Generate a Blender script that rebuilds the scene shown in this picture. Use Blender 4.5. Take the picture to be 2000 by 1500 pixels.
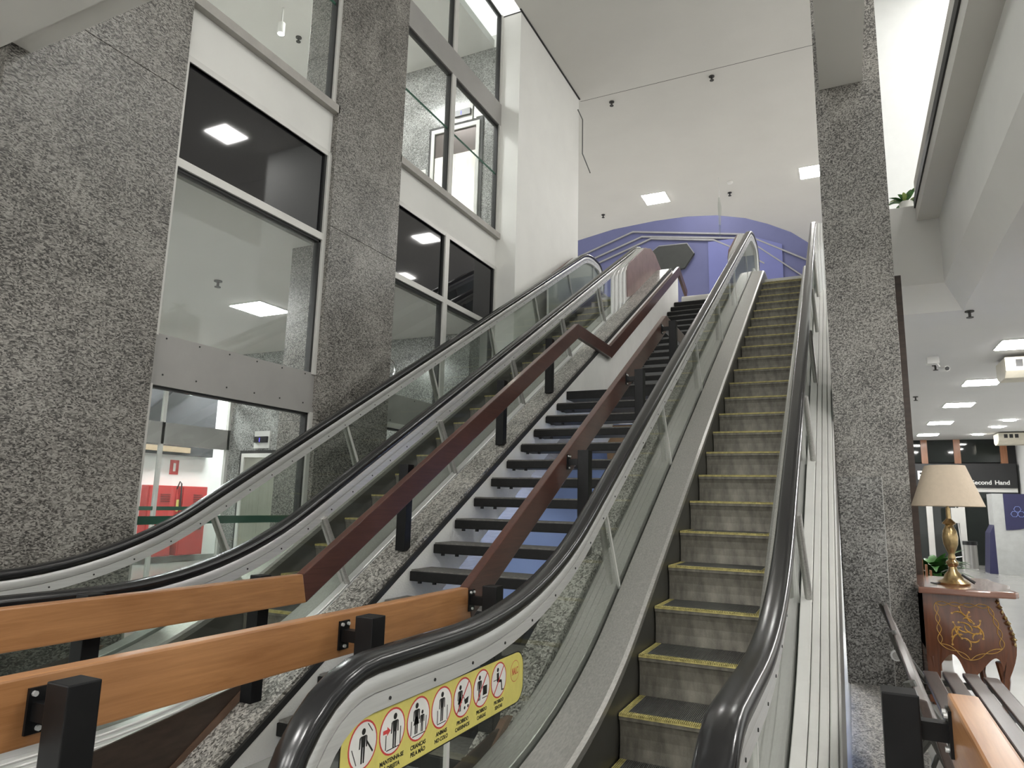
import bpy, bmesh, math, random
from mathutils import Vector, Matrix
random.seed(7)
for o in list(bpy.data.objects): bpy.data.objects.remove(o)
scene = bpy.context.scene
COL = scene.collection
rad = math.radians

# ------------------------------------------------------------------ camera
YAW, PIT, ROL, FPX = rad(-25.974), rad(9.837), rad(1.386), 1342.2
CAMZ = 1.45
def cam_axes():
    cy, sy, cp, sp = math.cos(YAW), math.sin(YAW), math.cos(PIT), math.sin(PIT)
    f = Vector((sy*cp, cy*cp, sp)); r = Vector((cy, -sy, 0)); u = r.cross(f)
    c, s = math.cos(ROL), math.sin(ROL)
    return c*r+s*u, -s*r+c*u, f
r_, u_, f_ = cam_axes()
cd = bpy.data.cameras.new('camera'); cam = bpy.data.objects.new('camera', cd); COL.objects.link(cam)
cd.sensor_width = 36; cd.lens = 36*FPX/2000; cd.clip_start = .02; cd.clip_end = 200
cam.matrix_world = Matrix(((r_.x, u_.x, -f_.x, 0), (r_.y, u_.y, -f_.y, 0), (r_.z, u_.z, -f_.z, CAMZ), (0, 0, 0, 1)))
scene.camera = cam
# ------------------------------------------------------------------ world + exposure
w = bpy.data.worlds.new('world'); scene.world = w; w.use_nodes = True
w.node_tree.nodes['Background'].inputs[0].default_value = (.95, .96, .92, 1)
w.node_tree.nodes['Background'].inputs[1].default_value = 1.0
vs = scene.view_settings
vs.view_transform = 'Standard'; vs.look = 'None'; vs.exposure = 0.55; vs.gamma = 1; vs.use_curve_mapping = False
PANEL_E = 48.0     # ceiling panel luminance

# ------------------------------------------------------------------ materials
MATS = {}
def nodes_of(name):
    m = bpy.data.materials.new(name); m.use_nodes = True; nt = m.node_tree
    return m, nt, nt.nodes['Principled BSDF']
def mat(name, col, rough=.5, metal=0., var=.08, vscale=6., bump=0., bscale=60., stretch=None, spec=None, coat=0.):
    if name in MATS: return MATS[name]
    m, nt, b = nodes_of(name); N = nt.nodes; L = nt.links
    tc = N.new('ShaderNodeTexCoord'); mp = N.new('ShaderNodeMapping'); L.new(tc.outputs['Object'], mp.inputs[0])
    if stretch: mp.inputs['Scale'].default_value = stretch
    nz = N.new('ShaderNodeTexNoise'); nz.inputs['Scale'].default_value = vscale; nz.inputs['Detail'].default_value = 5; nz.inputs['Roughness'].default_value = .6
    L.new(mp.outputs[0], nz.inputs['Vector'])
    rp = N.new('ShaderNodeValToRGB'); rp.color_ramp.elements[0].position = .3; rp.color_ramp.elements[1].position = .72
    c = Vector(col)
    rp.color_ramp.elements[0].color = (*(c*(1-var)), 1); rp.color_ramp.elements[1].color = (*[min(1, x*(1+var)) for x in c], 1)
    L.new(nz.outputs[0], rp.inputs[0]); L.new(rp.outputs[0], b.inputs['Base Color'])
    b.inputs['Roughness'].default_value = rough; b.inputs['Metallic'].default_value = metal
    if spec is not None: b.inputs['Specular IOR Level'].default_value = spec
    if coat: b.inputs['Coat Weight'].default_value = coat; b.inputs['Coat Roughness'].default_value = .12
    if bump:
        n2 = N.new('ShaderNodeTexNoise'); n2.inputs['Scale'].default_value = bscale; n2.inputs['Detail'].default_value = 3
        L.new(mp.outputs[0], n2.inputs['Vector'])
        bp = N.new('ShaderNodeBump'); bp.inputs['Strength'].default_value = bump; bp.inputs['Distance'].default_value = .01
        L.new(n2.outputs[0], bp.inputs['Height']); L.new(bp.outputs[0], b.inputs['Normal'])
    MATS[name] = m; return m
def granite(name, dark, light, scale=48, rough=.35):
    m, nt, b = nodes_of(name); N = nt.nodes; L = nt.links
    tc = N.new('ShaderNodeTexCoord')
    mp = N.new('ShaderNodeMapping'); mp.inputs['Rotation'].default_value = (.5, .3, .4); mp.inputs['Scale'].default_value = (1, .55, 1.1); L.new(tc.outputs['Object'], mp.inputs[0])
    n0 = N.new('ShaderNodeTexNoise'); n0.inputs['Scale'].default_value = 9; L.new(tc.outputs['Object'], n0.inputs['Vector'])
    add = N.new('ShaderNodeVectorMath'); add.operation = 'MULTIPLY_ADD'
    add.inputs[1].default_value = (.05, .05, .05); L.new(n0.outputs['Color'], add.inputs[0]); L.new(mp.outputs[0], add.inputs[2])
    v = N.new('ShaderNodeTexVoronoi'); v.inputs['Scale'].default_value = scale; L.new(add.outputs[0], v.inputs['Vector'])
    n1 = N.new('ShaderNodeTexNoise'); n1.inputs['Scale'].default_value = scale*1.7; n1.inputs['Detail'].default_value = 4; L.new(mp.outputs[0], n1.inputs['Vector'])
    sep = N.new('ShaderNodeSeparateColor'); L.new(v.outputs['Color'], sep.inputs[0])
    mix = N.new('ShaderNodeMath'); mix.operation = 'MULTIPLY_ADD'; mix.inputs[1].default_value = .55; L.new(sep.outputs[0], mix.inputs[0])
    m2 = N.new('ShaderNodeMath'); m2.operation = 'MULTIPLY'; m2.inputs[1].default_value = .62; L.new(n1.outputs[0], m2.inputs[0]); L.new(m2.outputs[0], mix.inputs[2])
    n3 = N.new('ShaderNodeTexNoise'); n3.inputs['Scale'].default_value = 1.3; n3.inputs['Detail'].default_value = 5; n3.inputs['Distortion'].default_value = 1.2; L.new(tc.outputs['Object'], n3.inputs['Vector'])
    m3 = N.new('ShaderNodeMath'); m3.operation = 'MULTIPLY_ADD'; m3.inputs[1].default_value = .52; m3.inputs[2].default_value = -.26; L.new(n3.outputs[0], m3.inputs[0])
    m4 = N.new('ShaderNodeMath'); m4.operation = 'ADD'; L.new(mix.outputs[0], m4.inputs[0]); L.new(m3.outputs[0], m4.inputs[1])
    rp = N.new('ShaderNodeValToRGB'); e = rp.color_ramp.elements
    e[0].position = .34; e[0].color = (*dark, 1); e[1].position = .86; e[1].color = (*light, 1)
    x = e.new(.55); x.color = (*[(a*.62+b_*.38) for a, b_ in zip(dark, light)], 1)
    L.new(m4.outputs[0], rp.inputs[0]); L.new(rp.outputs[0], b.inputs['Base Color']); b.inputs['Roughness'].default_value = rough
    MATS[name] = m; return m
def wood(name, c1, c2, rough=.35, coat=.3, axis='y', sc=1.):
    m, nt, b = nodes_of(name); N = nt.nodes; L = nt.links
    tc = N.new('ShaderNodeTexCoord'); mp = N.new('ShaderNodeMapping')
    mp.inputs['Scale'].default_value = {'y': (30*sc, 1.6*sc, 30*sc), 'z': (30*sc, 30*sc, 1.8*sc), 'x': (1.6*sc, 30*sc, 30*sc)}[axis]
    L.new(tc.outputs['Object'], mp.inputs[0])
    nz = N.new('ShaderNodeTexNoise'); nz.inputs['Scale'].default_value = 1.5; nz.inputs['Detail'].default_value = 7; nz.inputs['Roughness'].default_value = .65; nz.inputs['Distortion'].default_value = .8
    L.new(mp.outputs[0], nz.inputs['Vector'])
    n2 = N.new('ShaderNodeTexNoise'); n2.inputs['Scale'].default_value = 2.2; n2.inputs['Detail'].default_value = 3; L.new(tc.outputs['Object'], n2.inputs['Vector'])
    a = N.new('ShaderNodeMath'); a.operation = 'MULTIPLY_ADD'; a.inputs[1].default_value = .6; L.new(nz.outputs[0], a.inputs[0])
    a2 = N.new('ShaderNodeMath'); a2.operation = 'MULTIPLY'; a2.inputs[1].default_value = .4; L.new(n2.outputs[0], a2.inputs[0]); L.new(a2.outputs[0], a.inputs[2])
    rp = N.new('ShaderNodeValToRGB'); rp.color_ramp.elements[0].position = .33; rp.color_ramp.elements[1].position = .66
    rp.color_ramp.elements[0].color = (*c1, 1); rp.color_ramp.elements[1].color = (*c2, 1)
    L.new(a.outputs[0], rp.inputs[0]); L.new(rp.outputs[0], b.inputs['Base Color'])
    b.inputs['Roughness'].default_value = rough; b.inputs['Coat Weight'].default_value = coat; b.inputs['Coat Roughness'].default_value = .15
    MATS[name] = m; return m
def glass(name, tint=(.93, .97, .95), refl=1.0, rough=.02, haze=0.):
    m = bpy.data.materials.new(name); m.use_nodes = True; nt = m.node_tree; N = nt.nodes; L = nt.links
    N.remove(N['Principled BSDF'])
    tr = N.new('ShaderNodeBsdfTransparent'); tr.inputs[0].default_value = (*tint, 1)
    gl = N.new('ShaderNodeBsdfGlossy'); gl.inputs['Roughness'].default_value = rough
    nz = N.new('ShaderNodeTexNoise'); nz.inputs['Scale'].default_value = 3.0
    lw = N.new('ShaderNodeLayerWeight'); lw.inputs[0].default_value = .5
    pw = N.new('ShaderNodeMath'); pw.operation = 'POWER'; pw.inputs[1].default_value = 5; L.new(lw.outputs['Facing'], pw.inputs[0])
    mu = N.new('ShaderNodeMath'); mu.operation = 'MULTIPLY_ADD'; mu.inputs[1].default_value = .8*refl; mu.inputs[2].default_value = .04*refl; mu.use_clamp = True; L.new(pw.outputs[0], mu.inputs[0])
    mx = N.new('ShaderNodeMixShader'); L.new(mu.outputs[0], mx.inputs[0]); L.new(tr.outputs[0], mx.inputs[1]); L.new(gl.outputs[0], mx.inputs[2])
    out = mx
    if haze:
        df = N.new('ShaderNodeBsdfDiffuse'); df.inputs[0].default_value = (.75, .78, .75, 1)
        hz = N.new('ShaderNodeMath'); hz.operation = 'MULTIPLY'; hz.inputs[1].default_value = haze*2; L.new(nz.outputs[0], hz.inputs[0])
        m2 = N.new('ShaderNodeMixShader'); L.new(hz.outputs[0], m2.inputs[0]); L.new(mx.outputs[0], m2.inputs[1]); L.new(df.outputs[0], m2.inputs[2]); out = m2
    L.new(out.outputs[0], N['Material Output'].inputs[0]); MATS[name] = m; return m
def emit(name, col, s):
    m, nt, b = nodes_of(name)
    b.inputs['Base Color'].default_value = (*col, 1); b.inputs['Emission Color'].default_value = (*col, 1); b.inputs['Emission Strength'].default_value = s
    MATS[name] = m; return m

GR = granite('granite_grey', (.032, .029, .026), (.37, .35, .32), 110)
GRF = granite('granite_coping', (.06, .056, .05), (.55, .53, .49), 95)
GRC = granite('granite_corridor', (.075, .075, .073), (.52, .52, .50), 90, .2)
WHITE = mat('white_paint', (.78, .77, .74), .65, var=.03, vscale=1.5, bump=.05, bscale=90)
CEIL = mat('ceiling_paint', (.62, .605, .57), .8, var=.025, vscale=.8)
BRIGHT = mat('corridor_white', (.84, .85, .84), .6, var=.02)
STUC = mat('stair_white_stucco', (.86, .855, .83), .7, var=.04, vscale=3, bump=.35, bscale=70)
FLOORM = mat('polished_floor', (.34, .34, .325), .2, var=.06, vscale=1.2)
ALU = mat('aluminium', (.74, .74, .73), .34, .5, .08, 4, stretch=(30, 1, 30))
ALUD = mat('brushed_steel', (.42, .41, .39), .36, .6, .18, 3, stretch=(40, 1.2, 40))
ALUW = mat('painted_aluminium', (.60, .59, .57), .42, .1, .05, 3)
FRAME = mat('window_aluminium', (.66, .65, .62), .4, .15, .04)
BANDG = mat('grey_metal_band', (.36, .35, .335), .45, .15, .06, 2)
BLACK = mat('black_steel', (.006, .006, .0065), .42, 0, .3, 12, spec=.22)
RUB = mat('handrail_rubber', (.010, .010, .011), .22, 0, .3, 4, spec=.6)
GASK = mat('dark_gasket', (.02, .02, .02), .6)
DARKG = mat('spandrel_glass', (.012, .012, .014), .035, 0, .1, 2, spec=.55)
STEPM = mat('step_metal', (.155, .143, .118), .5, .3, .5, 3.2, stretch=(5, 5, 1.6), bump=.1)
TREADM = mat('tread_metal', (.20, .20, .195), .42, .7, .25, 20)
YEL = mat('yellow_paint', (.47, .40, .15), .55, 0, .4, 26)
OAK = wood('oak_rail', (.27, .115, .040), (.46, .225, .092), .36, .25)
MAH = wood('mahogany_rail', (.042, .015, .011), (.098, .038, .027), .35, .25)
BROWNP = mat('brown_laminate', (.052, .034, .025), .4, 0, .3, 3, stretch=(1, 2, 8))
BROWNE = mat('brown_edge', (.16, .095, .065), .45, 0, .15)
MAUVE = mat('mauve_panel', (.215, .135, .125), .35, .1, .22, 5)
TREADW = mat('stair_tread_black', (.010, .0098, .0098), .5, 0, .3, 12, spec=.22)
TREADT = mat('stair_tread_top', (.14, .135, .125), .8, 0, .3, 40)
BLUE = mat('blue_wall', (.084, .088, .185), .7, 0, .06, 1.2)
BLUEL = mat('light_blue_wall', (.10, .108, .265), .6, 0, .05, 1.2)
BEIGE = mat('beige_moulding', (.22, .215, .22), .8)
DARKP = mat('dark_opening', (.035, .036, .033), .9)
GLS = glass('balustrade_glass', (.88, .905, .885), .85, .03, .012)
GLW = glass('window_glass', (.95, .97, .965), .75, .015, .02)
PANEL = emit('light_panel', (1, .985, .95), PANEL_E)
PANELC = emit('corridor_light_panel', (1, .99, .97), PANEL_E*1.0)
GREEN = mat('green_tape', (.02, .085, .055), .5)
RED = mat('red_paint', (.50, .035, .035), .4)
PLASTIC = mat('white_plastic', (.72, .71, .68), .4, 0, .03)
BRASS = mat('antique_brass', (.45, .33, .17), .25, .95, .35, 14)
SHADE = mat('linen_shade', (.52, .43, .33), .8, 0, .05, 30, bump=.1, bscale=300)
LEAF = mat('leaf_green', (.045, .13, .03), .4, 0, .5, 14)
LEAFY = mat('leaf_pale', (.27, .36, .09), .45, 0, .3, 14)
COMM = wood('commode_wood', (.058, .017, .007), (.145, .047, .018), .22, .3, 'z', .5)
INLAY = mat('gold_inlay', (.46, .25, .055), .3, 0, .2, 30, coat=.5)
MARB = wood('brown_marble', (.12, .045, .03), (.30, .15, .10), .12, .6, 'x', .25)
SLAT = wood('bench_slat', (.022, .013, .010), (.055, .034, .027), .42, .15)
NAVY = mat('navy_panel', (.025, .025, .085), .45)
KIOSKW = mat('kiosk_grey', (.50, .51, .50), .5)
BLK2 = mat('black_sign', (.012, .012, .013), .35)
SHOPGL = mat('dark_shop_glass', (.018, .022, .02), .05, 0, .2, 1)
STKY = mat('sticker_yellow', (.70, .62, .17), .4, 0, .06, 20)
STKW = mat('sticker_white', (.78, .77, .74), .4)
STKR = mat('sticker_red', (.58, .06, .06), .4)
STKK = mat('sticker_black', (.012, .012, .012), .4)
LETTER = mat('white_letter', (.8, .8, .78), .4)
WOODS = wood('shop_wood', (.22, .085, .035), (.36, .16, .075), .4, .2, 'z')
CAST = mat('cast_metal', (.07, .068, .062), .35, .6, .3, 20)
GREYCABLE = mat('grey_cable', (.12, .12, .12), .6)
PURPLE = emit('blue_display', (.12, .10, .9), 1.5)

# ------------------------------------------------------------------ mesh helpers
class MB:
    def __init__(s): s.v = []; s.f = []; s.m = []; s.cur = 0
    def add(s, vs, fs):
        n = len(s.v); s.v += [tuple(p) for p in vs]
        for f in fs: s.f.append(tuple(i+n for i in f)); s.m.append(s.cur)
        return s
    def box(s, x0, x1, y0, y1, z0, z1):
        return s.add([(x0,y0,z0),(x1,y0,z0),(x1,y1,z0),(x0,y1,z0),(x0,y0,z1),(x1,y0,z1),(x1,y1,z1),(x0,y1,z1)],
            [(0,3,2,1),(4,5,6,7),(0,1,5,4),(1,2,6,5),(2,3,7,6),(3,0,4,7)])
    def prism(s, poly, a0, a1, ax='x'):
        # poly in the two other axes (in order), extruded along ax
        def P(a, p): return {'x': (a, p[0], p[1]), 'y': (p[0], a, p[1]), 'z': (p[0], p[1], a)}[ax]
        n = len(poly); vs = [P(a0, p) for p in poly]+[P(a1, p) for p in poly]
        return s.add(vs, [tuple(range(n))[::-1], tuple(range(n, 2*n))]+[(i, (i+1) % n, n+(i+1) % n, n+i) for i in range(n)])
    def cyl(s, p0, p1, r, n=12, r1=None, cap=True):
        p0, p1 = Vector(p0), Vector(p1); d = (p1-p0).normalized(); r1 = r if r1 is None else r1
        a = d.cross(Vector((0, 0, 1)) if abs(d.z) < .9 else Vector((1, 0, 0))).normalized(); b = d.cross(a)
        vs = []
        for p, rr in ((p0, r), (p1, r1)):
            for i in range(n):
                t = 2*math.pi*i/n; vs.append(p+rr*(math.cos(t)*a+math.sin(t)*b))
        fs = [(i, (i+1) % n, n+(i+1) % n, n+i) for i in range(n)]
        if cap: fs += [tuple(range(n))[::-1], tuple(range(n, 2*n))]
        return s.add(vs, fs)
    def tube(s, pts, r, n=8):
        pts = [Vector(p) for p in pts]; vs = []; fs = []; prev = None
        for i, p in enumerate(pts):
            d = (pts[min(i+1, len(pts)-1)]-pts[max(i-1, 0)]).normalized()
            if prev is None: a = d.cross(Vector((0, 0, 1)) if abs(d.z) < .9 else Vector((1, 0, 0))).normalized()
            else: a = (prev-d*prev.dot(d)).normalized()
            prev = a; b = d.cross(a); rr = r[i] if isinstance(r, (list, tuple)) else r
            for k in range(n): t = 2*math.pi*k/n; vs.append(p+rr*(math.cos(t)*a+math.sin(t)*b))
        for i in range(len(pts)-1):
            for k in range(n): fs.append((i*n+k, i*n+(k+1) % n, (i+1)*n+(k+1) % n, (i+1)*n+k))
        fs += [tuple(range(n))[::-1], tuple(range((len(pts)-1)*n, len(pts)*n))]
        return s.add(vs, fs)
    def lathe(s, prof, c=(0, 0, 0), n=24):
        vs = []; fs = []
        for r, z in prof:
            for k in range(n): t = 2*math.pi*k/n; vs.append((c[0]+r*math.cos(t), c[1]+r*math.sin(t), c[2]+z))
        for i in range(len(prof)-1):
            for k in range(n): fs.append((i*n+k, i*n+(k+1) % n, (i+1)*n+(k+1) % n, (i+1)*n+k))
        return s.add(vs, fs)
    def sweep(s, path, prof, closed=True):
        # path: (y,z,ny,nz); prof: (x,n)
        m = len(prof); vs = []; fs = []
        for (y, z, ny, nz) in path:
            for x, n in prof: vs.append((x, y+n*ny, z+n*nz))
        for i in range(len(path)-1):
            for k in range(m if closed else m-1):
                k2 = (k+1) % m; fs.append((i*m+k, (i+1)*m+k, (i+1)*m+k2, i*m+k2))
        if closed: fs += [tuple(range(m)), tuple(range((len(path)-1)*m, len(path)*m))[::-1]]
        return s.add(vs, fs)
    def mesh(s, name, mats, smooth=False, bevel=0.):
        me = bpy.data.meshes.new(name); me.from_pydata(s.v, [], s.f)
        for m in (mats if isinstance(mats, (list, tuple)) else [mats]): me.materials.append(m)
        for p, mi in zip(me.polygons, s.m): p.material_index = mi
        bm = bmesh.new(); bm.from_mesh(me)
        bmesh.ops.recalc_face_normals(bm, faces=bm.faces)
        if bevel: bmesh.ops.bevel(bm, geom=[e for e in bm.edges if len(e.link_faces) == 2 and e.calc_face_angle(0) > .5], offset=bevel, segments=2, affect='EDGES', profile=.6)
        bm.to_mesh(me); bm.free()
        if smooth:
            for p in me.polygons: p.use_smooth = True
            try: me.set_sharp_from_angle(angle=rad(40))
            except Exception: pass
        return me
    def build(s, name, mats, parent=None, smooth=False, bevel=0.):
        return link(name, s.mesh(name, mats, smooth, bevel), parent)
def link(name, me, parent=None):
    o = bpy.data.objects.new(name, me); COL.objects.link(o)
    if parent is not None: o.parent = parent
    return o
def tag(o, label, cat, group=None, kind=None):
    o['label'] = label; o['category'] = cat
    if group: o['group'] = group
    if kind: o['kind'] = kind
    return o
def part(o, label): o['label'] = label; return o
def thing(name, label, cat, loc=(0, 0, 0), group=None, kind=None):
    # an Empty at the thing's base; parts are modelled in world coordinates, so children are offset back
    o = bpy.data.objects.new(name, None); COL.objects.link(o); o.empty_display_size = .1
    return tag(o, label, cat, group, kind)
def bx(name, mat_, x0, x1, y0, y1, z0, z1, parent=None, bevel=0.): return MB().box(x0, x1, y0, y1, z0, z1).build(name, mat_, parent, bevel=bevel)
def text(name, s, size, mat_, origin, ux, uy, parent, align='CENTER', bold=0., ext=.0008, sx=1.):
    cu = bpy.data.curves.new('t', 'FONT'); cu.body = s; cu.size = size; cu.align_x = align; cu.extrude = ext; cu.offset = bold
    o = bpy.data.objects.new('t', cu); COL.objects.link(o)
    dg = bpy.context.evaluated_depsgraph_get(); me = bpy.data.meshes.new_from_object(o.evaluated_get(dg)); bpy.data.objects.remove(o)
    ux, uy = Vector(ux).normalized(), Vector(uy).normalized(); uz = ux.cross(uy); ori = Vector(origin)
    for v in me.vertices: v.co = ori+ux*v.co.x*sx+uy*v.co.y+uz*v.co.z
    me.materials.clear(); me.materials.append(mat_)
    return link(name, me, parent)

T = .582; TH = math.atan(T); ZU = 5.62
# ================================================================== STRUCTURE
def struct(name, o, label, cat): return tag(o, label, cat, kind='structure')
struct('floor', bx('floor', FLOORM, -15, 12, -7, 26, -.2, 0), 'pale polished stone floor of the ground level hall', 'floor')

# --- atrium ceiling with curved far edge
edge = [(-9.2, 21.4), (-7.78, 20.86), (-6.4, 20.4), (-4.99, 20.25), (-4.0, 20.3), (-3.17, 20.55), (-2.4, 21.1), (-1.81, 21.83), (-1.2, 22.8), (-.73, 24.0), (-.4, 25.2)]
c = MB().prism([(-4.9, 2.0), (8, 2.0), (8, 25.2)]+edge[::-1]+[(-9.2, 13.1), (-4.9, 13.1)], 10.3, 10.5, 'z').build('ceiling', CEIL)
struct('ceiling', c, 'pale grey atrium ceiling with a curved far edge', 'ceiling')
bx('seam', GASK, -4.9, 6, 13.19, 13.198, 10.297, 10.301, c)
bx('shadow_gap', GASK, -4.9, -4.87, 10.0, 13.1, 10.285, 10.301, c)
bx('shadow_gap', GASK, -5.3, -4.9, 10.06, 10.08, 10.285, 10.301, c)
# stepped soffit bands of the ceiling behind the seam
# --- wall block beyond the window wall
b = MB().box(-5.3, -4.9, 10.07, 13.1, 0, 10.3).box(-9.2, -5.3, 10.45, 13.1, 0, 10.3).build('wall_left_block', WHITE); struct('', b, 'tall white wall block beside the top of the far escalator', 'wall')
# --- slab above the viewer
s = bx('ceiling_slab', CEIL, -9, .1, -6, 2.36, 4.56, 5.0); struct('', s, 'white soffit of the upper slab at the top left corner', 'ceiling')
bx('edge_strip', CEIL, -5.19, .1, 2.36, 2.52, 4.60, 5.0, s)
# --- blue back wall of the upper floor
bw = bx('wall_back_upper', BLUE, -12, 6, 24.5, 24.8, ZU-.5, 14.5); struct('', bw, 'blue wall with beige angular mouldings behind the escalator tops', 'wall')
MB().prism([(-4.1, 8.0), (-1.6, 8.0), (-1.6, 10.55), (-2.6, 11.0), (-4.1, 11.0)], 24.44, 24.5, 'y').build('blue_panel', BLUEL, bw)
MB().prism([(-9.4, 8.0), (-6.5, 8.0), (-6.5, 10.5), (-6.9, 10.72), (-9.4, 9.9)], 24.45, 24.5, 'y').build('blue_panel', BLUEL, bw)
octo = [(-6.4, 10.72), (-5.9, 11.06), (-4.85, 11.02), (-4.60, 10.60), (-4.95, 10.10), (-5.7, 10.0), (-6.4, 10.1)]
MB().prism(octo, 24.36, 24.5, 'y').build('dark_octagon', DARKP, bw)
def strip(pts, name='moulding', w_=.06, yy=(24.43, 24.5), m=BEIGE):
    up = [(x, z+w_) for x, z in pts]
    mb = MB()
    for i in range(len(pts)-1): mb.prism([pts[i], pts[i+1], up[i+1], up[i]], yy[0], yy[1], 'y')
    return mb.build(name, m, bw)
strip([(-9.6, 10.95), (-6.9, 11.80), (-2.85, 11.08), (-.6, 9.7), (.6, 8.6)])
strip([(-9.4, 10.65), (-6.55, 11.55), (-3.0, 10.95), (-2.4, 10.55), (-1.0, 9.3)])
strip([(-9.0, 10.5), (-6.2, 11.42), (-3.9, 11.02), (-3.2, 10.6), (-2.2, 9.9)])
strip(octo+[octo[0]])
# --- upper floor slab and the blue mural wall under it
u = bx('floor_upper', CEIL, -9.2, .45, 13.8, 24.5, ZU-.35, ZU); struct('', u, 'upper floor slab reached by the escalators', 'floor')
mw = bx('wall_mural', mat('mural_blue', (.30, .40, .72), .6, 0, .05, 1.2), -5.28, -.15, 9.62, 9.75, 0, 2.62); struct('', mw, 'light blue mural wall seen through the open stair treads', 'wall')
MB().prism([(-3.36, .5), (-2.5, .3), (-2.5, 2.1), (-3.06, 2.1), (-3.26, 1.6)], 9.60, 9.62, 'y').build('white_shape', STKW, mw)
MB().prism([(-3.10, 2.0), (-2.3, 2.0), (-2.3, 2.6), (-3.14, 2.6)], 9.59, 9.62, 'y').build('tan_shape', mat('tan_mural', (.50, .33, .2), .6), mw)

# --- window wall (plane X=-5.3) ------------------------------------------------
XW = -5.3
def hbar(p, name, m, y0, y1, z0, z1, d=.05, x=XW, bev=0.): return bx(name, m, x-.06, x+d, y0, y1, z0, z1, p, bev)
def window(n, y0, y1, muls, label):
    p = thing('window_%d' % n, label, 'window', kind='structure')
    zz = [(0.0, 2.38, 'pane'), (2.80, 4.36, 'pane'), (4.44, 5.43, 'spandrel'), (6.06, 8.10, 'pane'), (8.52, 10.3, 'pane')] if n == 2 else \
         [(0.0, 2.38, 'pane'), (2.80, 4.36, 'pane'), (4.44, 5.43, 'spandrel'), (6.06, 10.3, 'pane')]
    ys = [y0]+muls+[y1]
    # metal bands
    o = hbar(p, 'metal_band', BANDG, y0, y1, 2.44, 2.82, .03); part(o, 'wide grey metal band')
    hbar(p, 'head_rail', FRAME if n == 2 else BANDG, y0, y1, 2.37, 2.44, .045)
    mb = MB()
    for k in range(6):
        yy = y0+.15+k*(y1-y0-.3)/5
        mb.cyl((XW+.03, yy, 2.47), (XW+.034, yy, 2.47), .008, 8); mb.cyl((XW+.03, yy, 2.79), (XW+.034, yy, 2.79), .008, 8)
    mb.build('band_screws', GASK, p)['kind'] = 'stuff'
    hbar(p, 'transom', FRAME, y0, y1, 4.36, 4.44)
    o = hbar(p, 'white_band', WHITE, y0, y1, 5.43, 5.97, .02); part(o, 'plain white band under the sill')
    hbar(p, 'band_trim', FRAME, y0, y1, 5.40, 5.46, .04)
    hbar(p, 'sill', mat('sill_stone', (.40, .38, .35), .5), y0-.02, y1+.02, 5.96, 6.06, .10)
    if n == 2:
        o = hbar(p, 'metal_band', BANDG, y0, y1, 8.10, 8.52, .05); part(o, 'grey metal band across the upper glazing')
    for zi, (z0, z1, kind) in enumerate(zz):
        yl = [y0, y1] if (n == 2 and zi == 0) else ys
        for a, c_ in zip(yl[:-1], yl[1:]):
            # frame: jambs, gasket, pane
            hbar(p, 'jamb', FRAME, a, a+.055, z0, z1); hbar(p, 'jamb', FRAME, c_-.055, c_, z0, z1)
            bx('gasket', GASK, XW-.05, XW+.025, c_-.085, c_-.055, z0, z1, p); bx('gasket', GASK, XW-.05, XW+.025, a+.05, c_-.05, z1-.03, z1, p)
            if kind == 'pane': o = bx('pane', GLW, XW-.012, XW, a+.055, c_-.055, z0, z1, p)
            else: o = part(bx('spandrel_pane', DARKG, XW-.03, XW, a+.055, c_-.055, z0, z1, p), 'opaque black glass')
    if n == 1:
        bx('green_stripe', GREEN, XW+.002, XW+.006, y0+.055, y1-.055, 1.20, 1.27, p)
    bx('green_stripe', GREEN, XW+.002, XW+.006, y0+.055, y1-.06, 7.14 if n == 2 else 7.36, 7.175 if n == 2 else 7.40, p)
    return p
window(1, 3.78, 5.80, [], 'tall aluminium window bay between the two granite columns')
window(2, 7.10, 10.07, [8.44], 'tall aluminium window bay right of the second granite column')
# --- granite columns
def column(name, x0, x1, y0, y1, zs, label, g=GR):
    p = thing(name, label, 'column')
    for a, c_ in zip(zs[:-1], zs[1:]): bx('granite_slab', g, x0, x1, y0, y1, a+.002, c_-.002, p, .004)
    return p
column('granite_column', -5.75, -5.2, 2.37, 3.78, [0, 5.03, 10.3], 'broad grey granite column at the left edge of the photo')
column('granite_column', -5.75, -5.2, 5.80, 7.10, [0, 2.3, 4.55, 6.8, 10.3], 'grey granite column between the two window bays')
pc = column('granite_column', -.082, .487, 6.9, 7.6, [0, 10.3], 'slim granite column standing right of the near escalator')
o = bx('repair_slab', granite('granite_dark', (.035, .033, .031), (.36, .35, .33), 90), -.07, .273, 6.885, 6.9, .0, 1.755, pc); part(o, 'darker granite patch low on the column')
bx('slab_edge', mat('pale_joint', (.45, .44, .42), .6), .273, .279, 6.885, 6.9, .0, 1.755, pc)
column('granite_column', -9.2, -5.75, 10.1, 10.5, [0, 4.35], 'granite lift wall at the end of the ground corridor', GRC)
# beam running from the slim column over the viewer
struct('', bx('trim_1', CEIL, -.044, .335, -3, 6.89, 5.56, 6.2), 'white beam running from the slim granite column overhead', 'beam')
struct('', bx('trim_2', BROWNP, .52, .60, 7.7, 7.82, 0, 3.82), 'narrow brown upright behind the slim granite column', 'trim')

struct('', bx('floor_border', GRF, -.06, .36, 1.5, 6.88, 0, .012), 'speckled granite floor strip beside the near escalator', 'floor')
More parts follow.
